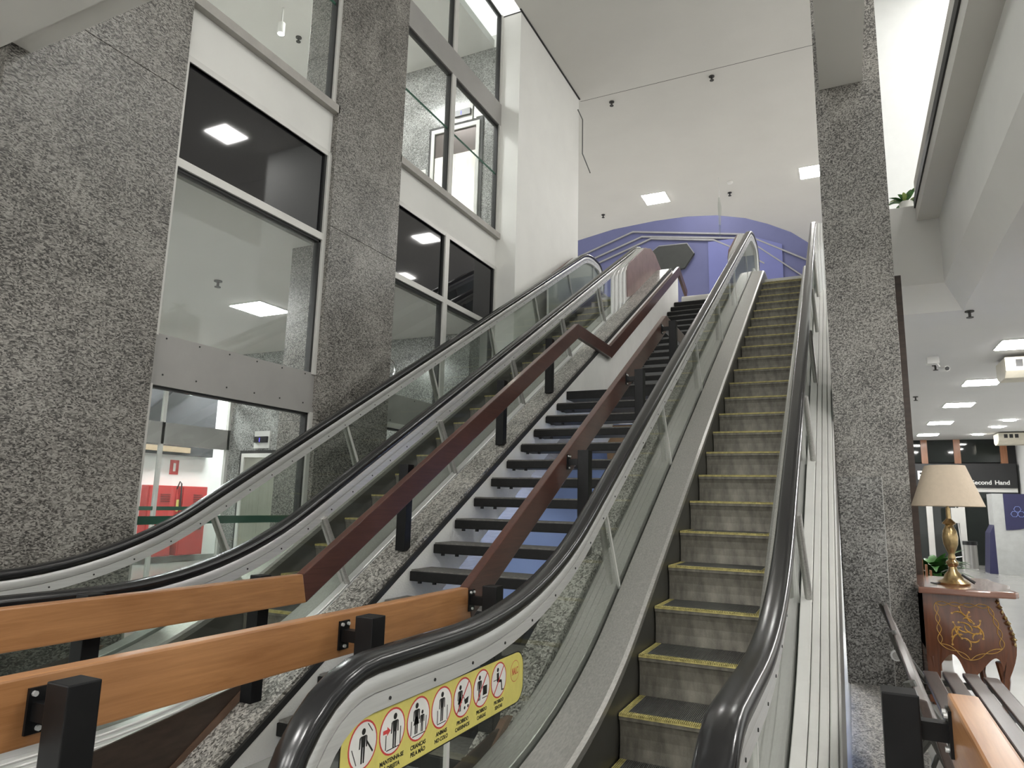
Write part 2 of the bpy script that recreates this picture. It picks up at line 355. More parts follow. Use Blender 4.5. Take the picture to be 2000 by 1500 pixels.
# --- corridor behind the windows ------------------------------------------------
def room(name, m, label, cat, *bxs):
    mb = MB()
    for q in bxs: mb.box(*q)
    return struct('', mb.build(name, m), label, cat)
room('ceiling_corridor', CEIL, 'pale ceiling of the ground corridor behind the windows', 'ceiling', (-15, -5.45, 1.5, 10.1, 4.35, 4.5))
room('floor_corridor_upper', CEIL, 'upper corridor floor slab behind the dark glass', 'floor', (-15, -5.45, 1.5, 10.1, 5.3, 5.62))
room('ceiling_corridor_upper', WHITE, 'white ceiling of the upper lift lobby', 'ceiling', (-15, -5.45, 1.5, 10.1, 9.75, 9.9))
room('wall_lift_lower', GRC, 'grey granite lift wall of the ground corridor', 'wall', (-11.3, -9.2, 10.1, 10.4, 0, 4.35))
room('wall_lift_upper', GRC, 'grey granite lift wall of the upper lobby', 'wall', (-9.7, -5.3, 10.1, 10.4, 5.62, 9.75))
room('wall_lobby', BRIGHT, 'white end wall of the upper lobby', 'wall', (-15, -9.7, 10.1, 10.4, 5.62, 9.75), (-15, -14.8, 1.5, 10.1, 5.62, 9.75))
room('wall_corridor_near', BRIGHT, 'white near end wall of the corridor', 'wall', (-15, -5.76, 1.3, 1.5, 0, 9.9))
cw = room('wall_corridor_back', BRIGHT, 'bright white back wall behind the inner shop front', 'wall', (-13.7, -13.5, 1.5, 14, 0, 4.35))
room('wall_corridor_end', BRIGHT, 'white end wall of the shop behind the lift wall', 'wall', (-13.5, -11.4, 13.5, 13.7, 0, 4.35))
bx('baseboard', mat('grey_base', (.3, .3, .29), .6), -13.5, -13.48, 1.5, 13.5, 0, .12, cw)
# inner shop front at X=-11.3
sf = thing('window_3', 'inner shop front with grey band and aluminium posts behind the first window bay', 'window', kind='structure')
bx('metal_band', BANDG, -11.36, -11.27, 5, 10.1, 2.37, 2.77, sf)
for yy in (6.6, 8.52, 10.02): bx('post', FRAME, -11.34, -11.27, yy, yy+.06, 0, 4.35, sf)
bx('head_rail', FRAME, -11.35, -11.28, 5, 10.1, 3.42, 3.48, sf)
for a, c_ in ((5, 6.6), (6.66, 8.52), (8.58, 10.02)):
    bx('pane', GLW, -11.32, -11.31, a, c_, 0, 2.37, sf); bx('pane', GLW, -11.32, -11.31, a, c_, 2.77, 4.35, sf)
bx('green_stripe', GREEN, -11.30, -11.29, 5, 10.02, 1.17, 1.24, sf)
bh = bx('bulkhead', mat('dark_bulkhead', (.035, .035, .04), .6), -13.48, -13.3, 7.5, 11.45, 2.33, 4.35); tag(bh, 'dark bulkhead panel high on the white wall behind the shop front', 'panel')
MB().prism([(9.2, 2.8), (9.5, 2.8), (11.2, 4.1), (11.2, 4.35), (10.9, 4.35)], -13.3, -13.2).build('diagonal_brace', BLK2, bh)
bx('vent', mat('vent_tan', (.35, .26, .17), .6), -13.3, -13.26, 9.6, 10.8, 2.38, 2.5, bh)
bx('vent', mat('vent_tan', (.35, .26, .17), .6), -13.3, -13.26, 8.2, 9.3, 2.38, 2.5, bh)

# --- right hall: low ceiling, mezzanine edge, shops ------------------------------------
ZR = 3.65
rc = MB().prism([(1.24, -4), (12, -4), (12, 26), (.45, 26), (.45, 8.68), (1.24, 8.68)], ZR, ZR+.2, 'z').build('ceiling_right', mat('hall_ceiling', (.66, .65, .64), .75, 0, .02, 1)); struct('', rc, 'white low ceiling of the right hall', 'ceiling')
mz = MB()
mz.prism([(1.24, ZR+.002), (1.06, 3.91), (1.06, 4.66), (1.6, 4.66), (1.6, ZR+.21), (1.24, ZR+.21)], -4, 8.68, 'y')
mz.prism([(8.68, ZR+.002), (8.42, 3.91), (8.42, 4.83), (8.9, 4.83), (8.9, ZR+.21), (8.68, ZR+.21)], .43, 1.24, 'x')
o = mz.build('wall_mezzanine', WHITE); struct('', o, 'white mezzanine edge with chamfered lower lip at the right', 'wall')
struct('', bx('trim_3', CEIL, .85, 1.06, -4, 8.4, 4.64, 5.1), 'white ledge above the mezzanine edge', 'beam')
struct('', bx('trim_4', GASK, .835, .85, 3, 8.42, 4.80, 4.9), 'dark edge strip on the mezzanine ledge', 'trim')
struct('', bx('wall_mezzanine_back', BRIGHT, .43, 2.6, 12.2, 12.4, 4.0, 10.3), 'white upper wall behind the mezzanine plant', 'wall')
struct('', bx('wall_right', BRIGHT, 4.5, 4.7, 12, 24.6, 0, ZR), 'white side wall at the end of the right hall', 'wall')
# shop front
fw = bx('wall_back_shop', BLK2, .4, 5, 24.6, 24.9, 0, ZR); struct('', fw, 'dark wall of the shop at the end of the hall', 'wall')
sh = thing('shop_front', 'shop front with black sign band at the far end of the right hall', 'shop front')
bx('sign_board', BLK2, 1.7, 4.42, 24.3, 24.5, 2.22, 2.93, sh)
for a, c_ in ((1.9, 2.08), (2.15, 2.95), (3.1, 4.1)): bx('transom_pane', SHOPGL, a-.02, c_+.02, 24.4, 24.44, 2.97, ZR, sh)
for a in (2.08, 2.93, 4.08): bx('wood_post', WOODS, a, a+.17, 24.33, 24.5, 2.93, ZR, sh)
bx('head_rail', PLASTIC, 1.7, 4.42, 24.35, 24.5, 2.10, 2.22, sh)
for a, m in ((2.10, 'door_post'), (2.92, 'door_post')): bx('door_post', PLASTIC, a, a+.16, 24.3, 24.46, 0, 2.1, sh)
for a, c_ in ((1.7, 2.1), (2.26, 2.92), (3.08, 4.4)): bx('pane', SHOPGL, a, c_, 24.4, 24.42, 0, 2.1, sh)
text('lettering', 'Second', .17, LETTER, (3.80, 24.295, 2.32), (1, 0, 0), (0, 0, 1), sh, 'RIGHT', bold=.004)
text('lettering', 'Hand', .17, LETTER, (3.87, 24.295, 2.32), (1, 0, 0), (0, 0, 1), sh, 'LEFT', bold=.004)
text('lettering', 'P', .36, LETTER, (2.02, 24.295, 2.46), (1, 0, 0), (0, 0, 1), sh, bold=.012)

# ================================================================== ESCALATORS
A0, ZB, ZT, RB, RT = -.85, .975, ZU+.985, 3.0, 1.6
Y0E, Y1E, RN = 1.87, 13.45, .42
def main_path(y0=Y0E, y1=Y1E, step=.25):
    YB, YT = (ZB-A0)/T, (ZT-A0)/T; tb, tt = RB*math.tan(TH/2), RT*math.tan(TH/2)
    pts = [(-5, ZB, 0.)]
    for k in range(13): a = TH*k/12; pts.append((YB-tb+RB*math.sin(a), ZB+RB-RB*math.cos(a), a))
    ys, ye = pts[-1][0], YT-tt*math.cos(TH)
    n = int((ye-ys)/step)
    for k in range(1, n): y = ys+(ye-ys)*k/n; pts.append((y, A0+T*y, TH))
    cx, cz = ye+RT*math.sin(TH), A0+T*ye-RT*math.cos(TH)
    for k in range(13): a = TH*(1-k/12); pts.append((cx-RT*math.sin(a), cz+RT*math.cos(a), a))
    pts.append((25, ZT, 0.))
    def at(y):
        for p, q in zip(pts[:-1], pts[1:]):
            if p[0] <= y <= q[0]:
                t = (y-p[0])/(q[0]-p[0]) if q[0] > p[0] else 0; return tuple(p[i]+(q[i]-p[i])*t for i in range(3))
    out = [at(y0)]+[p for p in pts if y0 < p[0] < y1]+[at(y1)]
    return [(y, z, -math.sin(a), math.cos(a)) for y, z, a in out]
def newel(y, z, sgn):
    out = []
    for k in range(1, 17):
        b = math.pi*k/16; out.append((y+sgn*RN*math.sin(b), z-RN+RN*math.cos(b), sgn*math.sin(b), math.cos(b)))
    out.append((y-sgn*.3, z-2*RN, 0, -1)); return out
def full_path():
    m = main_path()
    return newel(Y0E, ZB, -1)[::-1]+m+newel(Y1E, ZT, 1)
def npt(y, n):
    q = main_path(y, y+.001)[0]; return (q[0]+n*q[2], q[1]+n*q[3])
# shared step meshes
HW = .328
sm = MB()
rz = [(0, -.012), (.012, -.03), (.022, -.07), (.026, -.12), (.024, -.17), (.016, -.225), (.012, -.26)]
rz = [(y-.004, z) for y, z in rz]
for (ya, za), (yb, zb_) in zip(rz[:-1], rz[1:]): sm.add([(-HW, ya, za), (HW, ya, za), (HW, yb, zb_), (-HW, yb, zb_)], [(0, 1, 2, 3)])
sm.add([(-HW, 0, -.012), (HW, 0, -.012), (HW, .41, -.012), (-HW, .41, -.012)], [(0, 1, 2, 3)])
sm.box(-HW, HW, 0, .004, -.035, -.010)
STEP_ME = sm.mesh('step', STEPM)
tm = MB(); n = 62
for k in range(n):
    x = -HW+.042+(2*HW-.084)*k/(n-1); tm.box(x-.0028, x+.0028, .045, .405, -.012, 0)
TREAD_ME = tm.mesh('tread_ridges', TREADM)
ym = MB(); n = 66
ym.box(-HW, HW, -.006, .0, -.016, -.010); ym.box(-HW, HW, .0, .042, -.012, -.009)
for k in range(n):
    x = -HW+.005+(2*HW-.01)*k/(n-1); ym.box(x-.003, x+.003, -.006, .042, -.011, 0)
for s_ in (-1, 1):
    for k in range(4): x = s_*(HW-.006-.010*k); ym.box(x-.0032, x+.0032, .04, .405, -.012, 0)
YEL_ME = ym.mesh('yellow_edge', YEL)

def escalator(cx, label, posts0, sticker=False, casing_side=0):
    E = thing('escalator', label, 'escalator', group=None)
    fp = full_path(); mp = main_path()
    for s_ in (-1, 1):
        hx = cx+s_*.545
        # rubber handrail: rounded C profile
        prof = [(hx+x, n) for x, n in ((-.032, 0), (-.043, -.008), (-.048, -.022), (-.048, -.042), (-.040, -.058), (.040, -.058), (.048, -.042), (.048, -.022), (.043, -.008), (.032, 0))]
        part(MB().sweep(fp, prof).build('handrail', RUB, E, True), 'black rubber handrail')
        MB().sweep(fp, [(hx-.030, -.058), (hx-.036, -.075), (hx-.034, -.105), (hx-.026, -.118), (hx+.026, -.118), (hx+.034, -.105), (hx+.036, -.075), (hx+.030, -.058)]).build('handrail_guide', ALU, E, True)
        MB().sweep(fp, [(hx-.016, -.118), (hx-.016, -.122), (hx+.016, -.122), (hx+.016, -.118)]).build('guide_gap', GASK, E)
        MB().sweep(fp, [(hx-.027, -.121), (hx-.025, -.176), (hx+.025, -.176), (hx+.027, -.121)]).build('guide_strip', ALU, E)
        sc = MB(); y = 1.95
        while y < 13.3:
            yy, zz = npt(y, -.15)
            for dx in (-1, 1): sc.cyl((hx+dx*.026, yy, zz), (hx+dx*.029, yy, zz), .006, 8)
            y += .27 if y < 3.4 else .235
        sc.build('guide_screws', GASK, E)['kind'] = 'stuff'
        # glass + joints + posts
        ys = [Y0E, 2.36]+[posts0+1.55*k for k in range(7)]+[Y1E]
        for a, c_ in zip(ys[:-1], ys[1:]):
            MB().sweep(main_path(a+.003, c_-.003), [(hx-.006, -.172), (hx-.006, -.75), (hx+.006, -.75), (hx+.006, -.172)]).build('glass_panel', GLS, E)
        for yc, zc, sg in ((Y0E, ZB, -1), (Y1E, ZT, 1)):
            r = RN-.172; poly = [(yc+sg*r*math.sin(math.pi*k/12), zc-RN+r*math.cos(math.pi*k/12)) for k in range(13)]
            MB().prism(poly, hx-.006, hx+.006).build('glass_panel', GLS, E)
        for yj in ys[1:-1]:
            MB().sweep(main_path(yj-.008, yj+.008), [(hx-.008, -.172), (hx-.008, -.75), (hx+.008, -.75), (hx+.008, -.172)]).build('glass_joint', ALUW, E)
        for k in range(7):
            yp = posts0+1.55*k
            a, c_ = npt(yp, -.16), npt(yp, -.765)
            o = MB().cyl((hx+s_*.035, a[0], a[1]), (hx+s_*.06, c_[0], c_[1]), .022, 12).build('support_post', ALUD, E, True)
            d = npt(yp, -.735)
            MB().cyl((hx+s_*.059, d[0], d[1]), (hx+s_*.06, c_[0], c_[1]), .030, 12).build('rubber_foot', GASK, o, True)
        # inner deck and skirt
        xi = cx+s_*(HW+.006)
        g = s_
        MB().sweep(main_path(Y0E-.3, Y1E+.2), [(hx-g*.012, -.735), (hx-g*.012, -.80), (xi, -.80), (xi, -.762), (xi+g*.02, -.748)]).build('inner_deck', ALUD, E)
        MB().sweep(main_path(Y0E-.3, Y1E+.2), [(xi, -.80), (xi, -1.12), (xi+g*.02, -1.12), (xi+g*.02, -.80)]).build('skirt_panel', mat('skirt_steel', (.16, .155, .145), .4, .8, .2, 2), E)
        # outer deck: stepped cover strips
        w0 = .012
        segs = [(.012, .075, -.715), (.078, .118, -.727), (.121, .162, -.737), (.165, .198, -.747), (.200, .212, -.79)]
        for a, c_, n_ in segs:
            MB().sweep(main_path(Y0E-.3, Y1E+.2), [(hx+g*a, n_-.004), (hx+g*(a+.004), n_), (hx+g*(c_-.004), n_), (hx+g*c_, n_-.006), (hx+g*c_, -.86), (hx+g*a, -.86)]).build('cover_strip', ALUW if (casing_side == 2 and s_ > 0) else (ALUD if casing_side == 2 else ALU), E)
        MB().sweep(main_path(Y0E-.3, Y1E+.2), [(hx+g*.19, -.86), (hx+g*.19, -1.6), (hx+g*.212, -1.6), (hx+g*.212, -.86)]).build('side_panel', ALUD, E)
        # top end casing on the outer side
        rest = [(12.51, 6.40), (13.0, ZT-.05), (13.35, ZT-.06), (13.8, ZT-.2), (14.05, ZT-.55), (14.05, ZT-.98), (12.9, ZT-.98)]
        o = None
        for k in range(4):
            ys_ = 10.9+.11*k; zl = A0+T*ys_-.86
            q = MB().prism([(ys_, zl), (ys_, A0+T*ys_-.19), (ys_+.12, A0+T*(ys_+.12)-.12)]+rest, hx+g*(.03+.04*k), hx+g*(.068+.04*k)).build('end_casing', ALU, E, bevel=.008)
        MB().prism([(11.33, 5.07), (11.31, 5.55), (11.45, 5.74)]+rest, hx+g*.19, hx+g*.205).build('casing_panel', MAUVE, q, bevel=.004)
        # bottom end casing
        o = MB().prism([(1.2, 0), (2.72, 0), (3.30, .36), (3.18, .36), (2.3, .24), (1.2, .24)], hx+g*.212, hx+g*.225).build('lower_panel', BROWNP, E)
        MB().prism([(2.68, 0), (2.76, 0), (3.36, .39), (3.28, .39)], hx+g*.20, hx+g*.235).build('panel_edge', BROWNE, o)
        MB().prism([(1.2, .0), (2.70, 0), (2.73, .04), (1.2, .04)], hx+g*.225, hx+g*.235).build('panel_edge', BROWNE, o)
    # truss cover below the steps
    MB().sweep(main_path(Y0E-.2, Y1E+.3), [(cx-.73, -1.3), (cx-.73, -1.75), (cx+.73, -1.75), (cx+.73, -1.3)]).build('truss_cover', ALUD, E)
    # steps
    for i in range(-3, 24):
        y, z = 3.804+.3945*i, .357+.2296*i
        if i < 0: z = max(.10, .357+.2296*i+(.05 if i == -2 else 0)+(.17 if i == -3 else 0))
        if i == 22: z -= .0
        if i == 23: z -= .08
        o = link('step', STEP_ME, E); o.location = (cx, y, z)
        link('tread_ridges', TREAD_ME, o); link('yellow_edge', YEL_ME, o)
    bx('landing_plate', ALUD, cx-.5, cx+.5, 12.95, 14.2, ZU-.06, ZU+.01, E)
    bx('landing_plate', ALUD, cx-.5, cx+.5, .9, 2.4, .0, .05, E)
    return E
ESR = escalator(-.84, 'near escalator with yellow-edged steps right of the stairs', 4.15, casing_side=2)
ESL = escalator(-4.05, 'far escalator along the window wall left of the stairs', 3.95)
# stainless bollard at the foot of the far escalator
tag(MB().cyl((-3.22, 1.72, 0), (-3.22, 1.72, .86), .035, 16).build('steel_post', ALUD, None, True), 'stainless steel post at the foot of the far escalator', 'post')

tag(MB().tube([(-5.19, 7.07+.11*math.sin(a*math.pi/12), 3.10+.13*math.cos(a*math.pi/12)) for a in range(13)], .014, 8).build('chrome_hoop', mat('chrome', (.75, .75, .75), .12, 1.), None, True), 'small chrome hoop on the edge of the second granite column', 'hoop')
# --- safety sticker on the near balustrade -----------------------------------------------
SX = -.84-.545+.0075
st = MB()
def rrect(y0, y1, z0, z1, r, n=7):
    out = []
    for (cy, cz, a0) in ((y1-r, z0+r, -90), (y1-r, z1-r, 0), (y0+r, z1-r, 90), (y0+r, z0+r, 180)):
        for k in range(n): a = rad(a0+90*k/(n-1)); out.append((cy+r*math.cos(a), cz+r*math.sin(a)))
    return out
st.prism(rrect(1.735, 3.015, .575, .795, .07), SX, SX+.0006); STK = st.build('safety_sticker', STKK, ESR); part(STK, 'yellow safety sticker with round pictograms')
MB().prism(rrect(1.74, 3.01, .58, .79, .068), SX+.0006, SX+.0012).build('yellow_field', STKY, STK)
def disc(mb, cy, cz, r, x0, x1, n=28): mb.prism([(cy+r*math.cos(2*math.pi*k/n), cz+r*math.sin(2*math.pi*k/n)) for k in range(n)], x0, x1)
def person(mb, cy, cz, h, x0, x1, skirt=False, lean=0.):
    # head, torso, arms, legs, from flat shapes; h = body height
    u = h/10
    disc(mb, cy+lean*u*3, cz+h/2-u*.9, u*.95, x0, x1, 14)
    mb.prism([(cy-u*1.25+lean*u*2, cz+u*2.9), (cy+u*1.25+lean*u*2, cz+u*2.9), (cy+u*.95, cz-u*.4), (cy-u*.95, cz-u*.4)], x0, x1)
    if skirt: mb.prism([(cy-u*.9, cz+u*.6), (cy+u*.9, cz+u*.6), (cy+u*1.7, cz-u*2.0), (cy-u*1.7, cz-u*2.0)], x0, x1)
    for s_ in (-1, 1):
        mb.prism([(cy+s_*u*1.3+lean*u*2, cz+u*2.9), (cy+s_*u*1.9+lean*u*2, cz+u*2.5), (cy+s_*u*2.0, cz-u*.6), (cy+s_*u*1.45, cz-u*.6)][::s_], x0, x1)
        mb.prism([(cy+s_*u*.12, cz-u*.3), (cy+s_*u*.95, cz-u*.3), (cy+s_*u*.85, cz-u*5), (cy+s_*u*.2, cz-u*5)][::s_], x0, x1)
def line(mb, a, c_, w_, x0, x1):
    d = Vector((c_[0]-a[0], c_[1]-a[1])); p = Vector((-d.y, d.x)).normalized()*w_/2
    mb.prism([(a[0]-p.x, a[1]-p.y), (c_[0]-p.x, c_[1]-p.y), (c_[0]+p.x, c_[1]+p.y), (a[0]+p.x, a[1]+p.y)], x0, x1)
capt = [None, ('MANTENHA-SE', 'À DIREITA'), ('CRIANÇAS', 'PELA MÃO'), ('ANIMAIS', 'NO COLO'), ('PROIBIDO', 'CARRINHOS'), ('PROIBIDO', 'CARGAS'), ('PROIBIDO', 'SENTAR')]
for k in range(7):
    cy, cz, R_ = 1.845+.1535*k, .71, .072
    X1 = SX+.0012; mb = MB()
    mb.cur = 1; disc(mb, cy, cz, R_, X1, X1+.0004)
    mb.cur = 0; disc(mb, cy, cz, R_-.006, X1+.0004, X1+.0008)
    mb.cur = 2; xa, xb = X1+.0008, X1+.0012
    if k == 0:
        person(mb, cy, cz-.002, .10, xa, xb); line(mb, (cy+.015, cz+.01), (cy+.05, cz-.03), .006, xa, xb); line(mb, (cy-.03, cz-.05), (cy-.055, cz+.0), .003, xa, xb); line(mb, (cy+.02, cz+.058), (cy+.045, cz+.03), .003, xa, xb)
    elif k == 1:
        person(mb, cy+.012, cz, .105, xa, xb); line(mb, (cy-.035, cz-.05), (cy-.035, cz-.005), .004, xa, xb); line(mb, (cy+.045, cz-.05), (cy+.045, cz+.005), .004, xa, xb); line(mb, (cy-.03, cz-.053), (cy+.04, cz-.053), .003, xa, xb)
        mb.cur = 1; mb.prism([(cy-.052, cz+.0), (cy-.03, cz), (cy-.03, cz-.008), (cy-.012, cz+.006), (cy-.03, cz+.02), (cy-.03, cz+.012), (cy-.052, cz+.012)], xa, xb)
    elif k == 2:
        person(mb, cy-.014, cz+.004, .10, xa, xb, True); person(mb, cy+.022, cz-.012, .07, xa, xb); line(mb, (cy+.047, cz-.048), (cy+.047, cz), .004, xa, xb); line(mb, (cy-.035, cz-.052), (cy+.045, cz-.052), .003, xa, xb); line(mb, (cy-.046, cz-.045), (cy-.043, cz+.0), .004, xa, xb)
    elif k == 3:
        person(mb, cy, cz+.003, .10, xa, xb); line(mb, (cy-.03, cz-.05), (cy-.03, cz-.005), .004, xa, xb); line(mb, (cy+.038, cz-.05), (cy+.038, cz-.0), .004, xa, xb); line(mb, (cy-.03, cz-.053), (cy+.03, cz-.053), .003, xa, xb)
    elif k == 4:
        person(mb, cy-.022, cz+.0, .095, xa, xb, True); mb.prism([(cy+.01, cz-.012), (cy+.045, cz-.005), (cy+.04, cz-.028), (cy+.018, cz-.03)], xa, xb); line(mb, (cy-.005, cz+.01), (cy+.014, cz-.01), .003, xa, xb)
        disc(mb, cy+.016, cz-.042, .006, xa, xb, 10); disc(mb, cy+.042, cz-.04, .006, xa, xb, 10)
    elif k == 5:
        person(mb, cy-.02, cz+.004, .095, xa, xb); mb.prism([(cy+.01, cz-.03), (cy+.045, cz-.03), (cy+.045, cz+.005), (cy+.01, cz+.005)], xa, xb); line(mb, (cy+.005, cz-.04), (cy+.05, cz-.04), .003, xa, xb)
    else:
        disc(mb, cy-.012, cz+.042, .009, xa, xb, 12); mb.prism([(cy-.022, cz+.03), (cy-.002, cz+.03), (cy+.002, cz-.005), (cy-.018, cz-.005)], xa, xb)
        line(mb, (cy-.012, cz-.002), (cy+.024, cz-.008), .011, xa, xb); line(mb, (cy+.022, cz-.005), (cy+.03, cz-.045), .008, xa, xb); line(mb, (cy+.026, cz-.045), (cy+.046, cz-.045), .005, xa, xb); line(mb, (cy-.05, cz+.004), (cy-.01, cz+.004), .003, xa, xb)
    if k >= 4:
        mb.cur = 1; line(mb, (cy-.045, cz-.052), (cy+.045, cz+.052), .006, xb, xb+.0004)
    mb.build('pictogram', [STKW, STKR, STKK], STK)
    if capt[k]:
        text('caption', capt[k][0], .019, STKK, (X1+.0003, cy+.004, .618), (0, 1, 0), (0, 0, 1), STK, bold=.0006, ext=.0003, sx=1.02)
        text('caption', capt[k][1], .019, STKK, (X1+.0003, cy+.004, .596), (0, 1, 0), (0, 0, 1), STK, bold=.0006, ext=.0003, sx=1.02)
mb = MB(); mb.cur = 1; disc(mb, 2.925, .715, .045, SX+.0012, SX+.0014); mb.cur = 0; disc(mb, 2.925, .715, .0425, SX+.0014, SX+.0016); mb.build('logo_disc', [STKY, STKR], STK)
text('logo_lettering', 'NALC', .042, STKR, (SX+.0018, 2.925, .701), (0, 1, 0), (0, 0, 1), STK, bold=.0004, ext=.0003, sx=.55)
text('deck_marking', '45', .055, STKK, (-1.385-.10, 2.26, .263), (.25, 1, 0), (-1, .25, 0), ESR, ext=.0003)

# ================================================================== STAIRS
SW = thing('wall_stair', 'white stucco stair wall with granite coping beside the far escalator', 'wall', kind='structure')
cop = lambda y: -1.635+T*y
MB().prism([(2.72, 0), (3.72, 0), (7.7, cop(7.7)-.55), (9.3, cop(7.7)-.55), (14.2, ZU-.42), (14.2, cop(13.6)), (13.6, cop(13.6)), (2.82, .006)], -3.28, -3.03).build('stucco_face', STUC, SW)
MB().prism([(2.78, 0), (2.86, 0), (13.62, cop(13.55)), (13.62, cop(13.62)+.02)], -3.29, -3.028).build('dark_edge', GASK, SW)
gp = [2.74, 5.3, 8.0, 10.7, 13.45]
for a, c_ in zip(gp[:-1], gp[1:]):
    z0, z1 = max(0, cop(a)), cop(c_)
    MB().prism([(a+.002, cop(a)+.004), (c_-.002, cop(c_)+.004), (c_-.002, cop(c_)+.05), (a+.002, cop(a)+.05)], -3.30, -3.045).build('granite_coping', GRF, SW)
# right-hand coping beside the near escalator
SC = thing('wall_stair_right', 'granite coping of the stair beside the near escalator', 'wall', kind='structure')
for a, c_ in zip([3.02]+gp[1:-1], gp[1:]):
    MB().prism([(a+.002, cop(a)-.12), (c_-.002, cop(c_)-.12), (c_-.002, cop(c_)-.05), (a+.002, cop(a)-.05)], -1.79, -1.61).build('granite_coping', GRF, SC)
MB().prism([(3.02, 0), (3.5, 0), (13.4, cop(13.4)-.6), (13.4, cop(13.4)-.12)], -1.78, -1.62).build('stucco_face', STUC, SC)

ST = thing('staircase', 'open staircase with black treads between the two escalators', 'staircase')
RISE, GO = ZU/30, .322
tr = MB().box(-3.025, -1.80, 0, .30, -.085, -.012); TR_ME = tr.mesh('tread', TREADW, bevel=.006)
tt_ = MB().box(-3.02, -1.81, .012, .295, -.014, 0); TT_ME = tt_.mesh('tread_pad', TREADT)
tb = MB()
for xx in (-2.97, -2.84, -1.95): tb.cyl((xx, .06, -.105), (xx, .06, -.085), .016, 8)
TB_ME = tb.mesh('tread_bolts', GASK)
def tread(y, z, flip=False):
    o = link('tread', TR_ME, ST); o.location = (0, y, z)
    link('tread_pad', TT_ME, o); link('tread_bolts', TB_ME, o)['kind'] = 'stuff'
for i in range(1, 15): tread(3.23+GO*(i-1), RISE*i)
o = MB().box(-3.025, -1.80, 7.74, 9.28, RISE*15-.10, RISE*15).build('landing', TREADW, ST)
for i in range(16, 31): tread(9.25+GO*(i-16), RISE*i)
for xx in (-1.98,):
    MB().prism([(3.25, 0), (3.55, 0), (7.9, RISE*15-.35), (9.0, RISE*15-.35), (13.9, ZU-.5), (13.9, ZU-.3), (9.0, RISE*15-.1), (7.8, RISE*15-.1)], xx-.04, xx+.04).build('steel_stringer', BLACK, ST)
tag(MB().cyl((-2.95, 14.25, ZU+.13), (-1.7, 14.25, ZU+.13), .12, 20).build('white_roll', PLASTIC, None, True), 'white roll lying at the head of the stairs', 'roll')

# --- wooden stair railings -----------------------------------------------------------------
def railing(name, label, x, pts, mats, px, posts, bside, hgt=.17, thk=.056, cap_=False, ztop=None):
    p = thing(name, label, 'railing')
    nrm = []
    segs = list(zip(pts[:-1], pts[1:])); dirs = [Vector((b_[0]-a[0], b_[1]-a[1])).normalized() for a, b_ in segs]
    low = []
    for i, q in enumerate(pts):
        if i == 0: d = dirs[0]; n = Vector((-d.y, d.x)); k = 1
        elif i == len(pts)-1: d = dirs[-1]; n = Vector((-d.y, d.x)); k = 1
        else:
            n1 = Vector((-dirs[i-1].y, dirs[i-1].x)); n2 = Vector((-dirs[i].y, dirs[i].x)); n = (n1+n2).normalized(); k = 1/max(.3, n.dot(n1))
        low.append((q[0]-n.x*hgt*k, q[1]-n.y*hgt*k))
    for i, m in enumerate(mats):
        o = MB().prism([pts[i], pts[i+1], low[i+1], low[i]], x-thk/2, x+thk/2).build('rail', m, p, bevel=.007)
        part(o, 'light oak level rail' if m is OAK else 'dark mahogany sloping rail')
    def ztop_at(y):
        for a, b_ in segs:
            if a[0] <= y <= b_[0]: return a[1]+(b_[1]-a[1])*(y-a[0])/(b_[0]-a[0])
        return pts[-1][1]
    for (y, zb_) in posts:
        zt = ztop_at(y)
        o = MB().box(px-.042, px+.042, y-.042, y+.042, zb_, zt+.0).build('post', BLACK, p, bevel=.004)
        zc = zt-.085; xr = x+bside*thk/2
        x0, x1 = sorted((px-bside*.042, xr))
        if x1-x0 > .015:
            br = MB().box(x0, x1, y-.055-.02, y-.055+.02, zc-.02, zc+.02) if False else MB().box(x0, x1, y-.02, y+.02, zc-.022, zc+.022)
            ob = br.build('bracket', BLACK, p)
            pl = sorted((xr, xr+bside*.008))
            MB().box(pl[0], pl[1], y-.03, y+.03, zc-.055, zc+.055).build('plate', BLACK, ob)
            bl = MB()
            for dy, dz in ((-.018, .042), (.018, .042), (0, -.042)): bl.cyl((xr+bside*.008, y+dy, zc+dz), (xr+bside*.016, y+dy, zc+dz), .007, 8)
            bl.build('bolts', ALU, ob)['kind'] = 'stuff'
    return p
railing('stair_railing', 'stair handrail on black posts along the far escalator side', -3.0,
    [(.2, 1.0), (3.3, 1.0), (7.98, 3.72), (9.33, 3.72), (14.1, 6.50), (14.9, 6.20)], [OAK, MAH, MAH, MAH, MAH], -3.13,
    [(.9, 0), (2.1, 0), (3.12, .30), (4.56, cop(4.56)+.05), (6.2, cop(6.2)+.05), (7.44, cop(7.44)+.05), (14.2, ZU-.1)], -1)
railing('stair_railing', 'stair handrail on black posts beside the near escalator', -1.88,
    [(.2, 1.0), (3.33, 1.0), (8.0, 3.72), (9.3, 3.72), (14.1, 6.50)], [OAK, MAH, MAH, MAH], -1.72,
    [(1.14, 0), (2.31, 0), (3.36, .3), (4.78, cop(4.78)-.05), (6.3, cop(6.3)-.05), (7.75, cop(7.75)-.05), (10.6, cop(10.6)-.05), (12.4, cop(12.4)-.05)], 1)
railing('guard_railing', 'short oak handrail on a black post at the lower right corner', .235,
    [(-1.5, 1.0), (2.17, 1.0)], [OAK], .092, [(2.13, 0), (.9, 0)], -1, thk=.068)

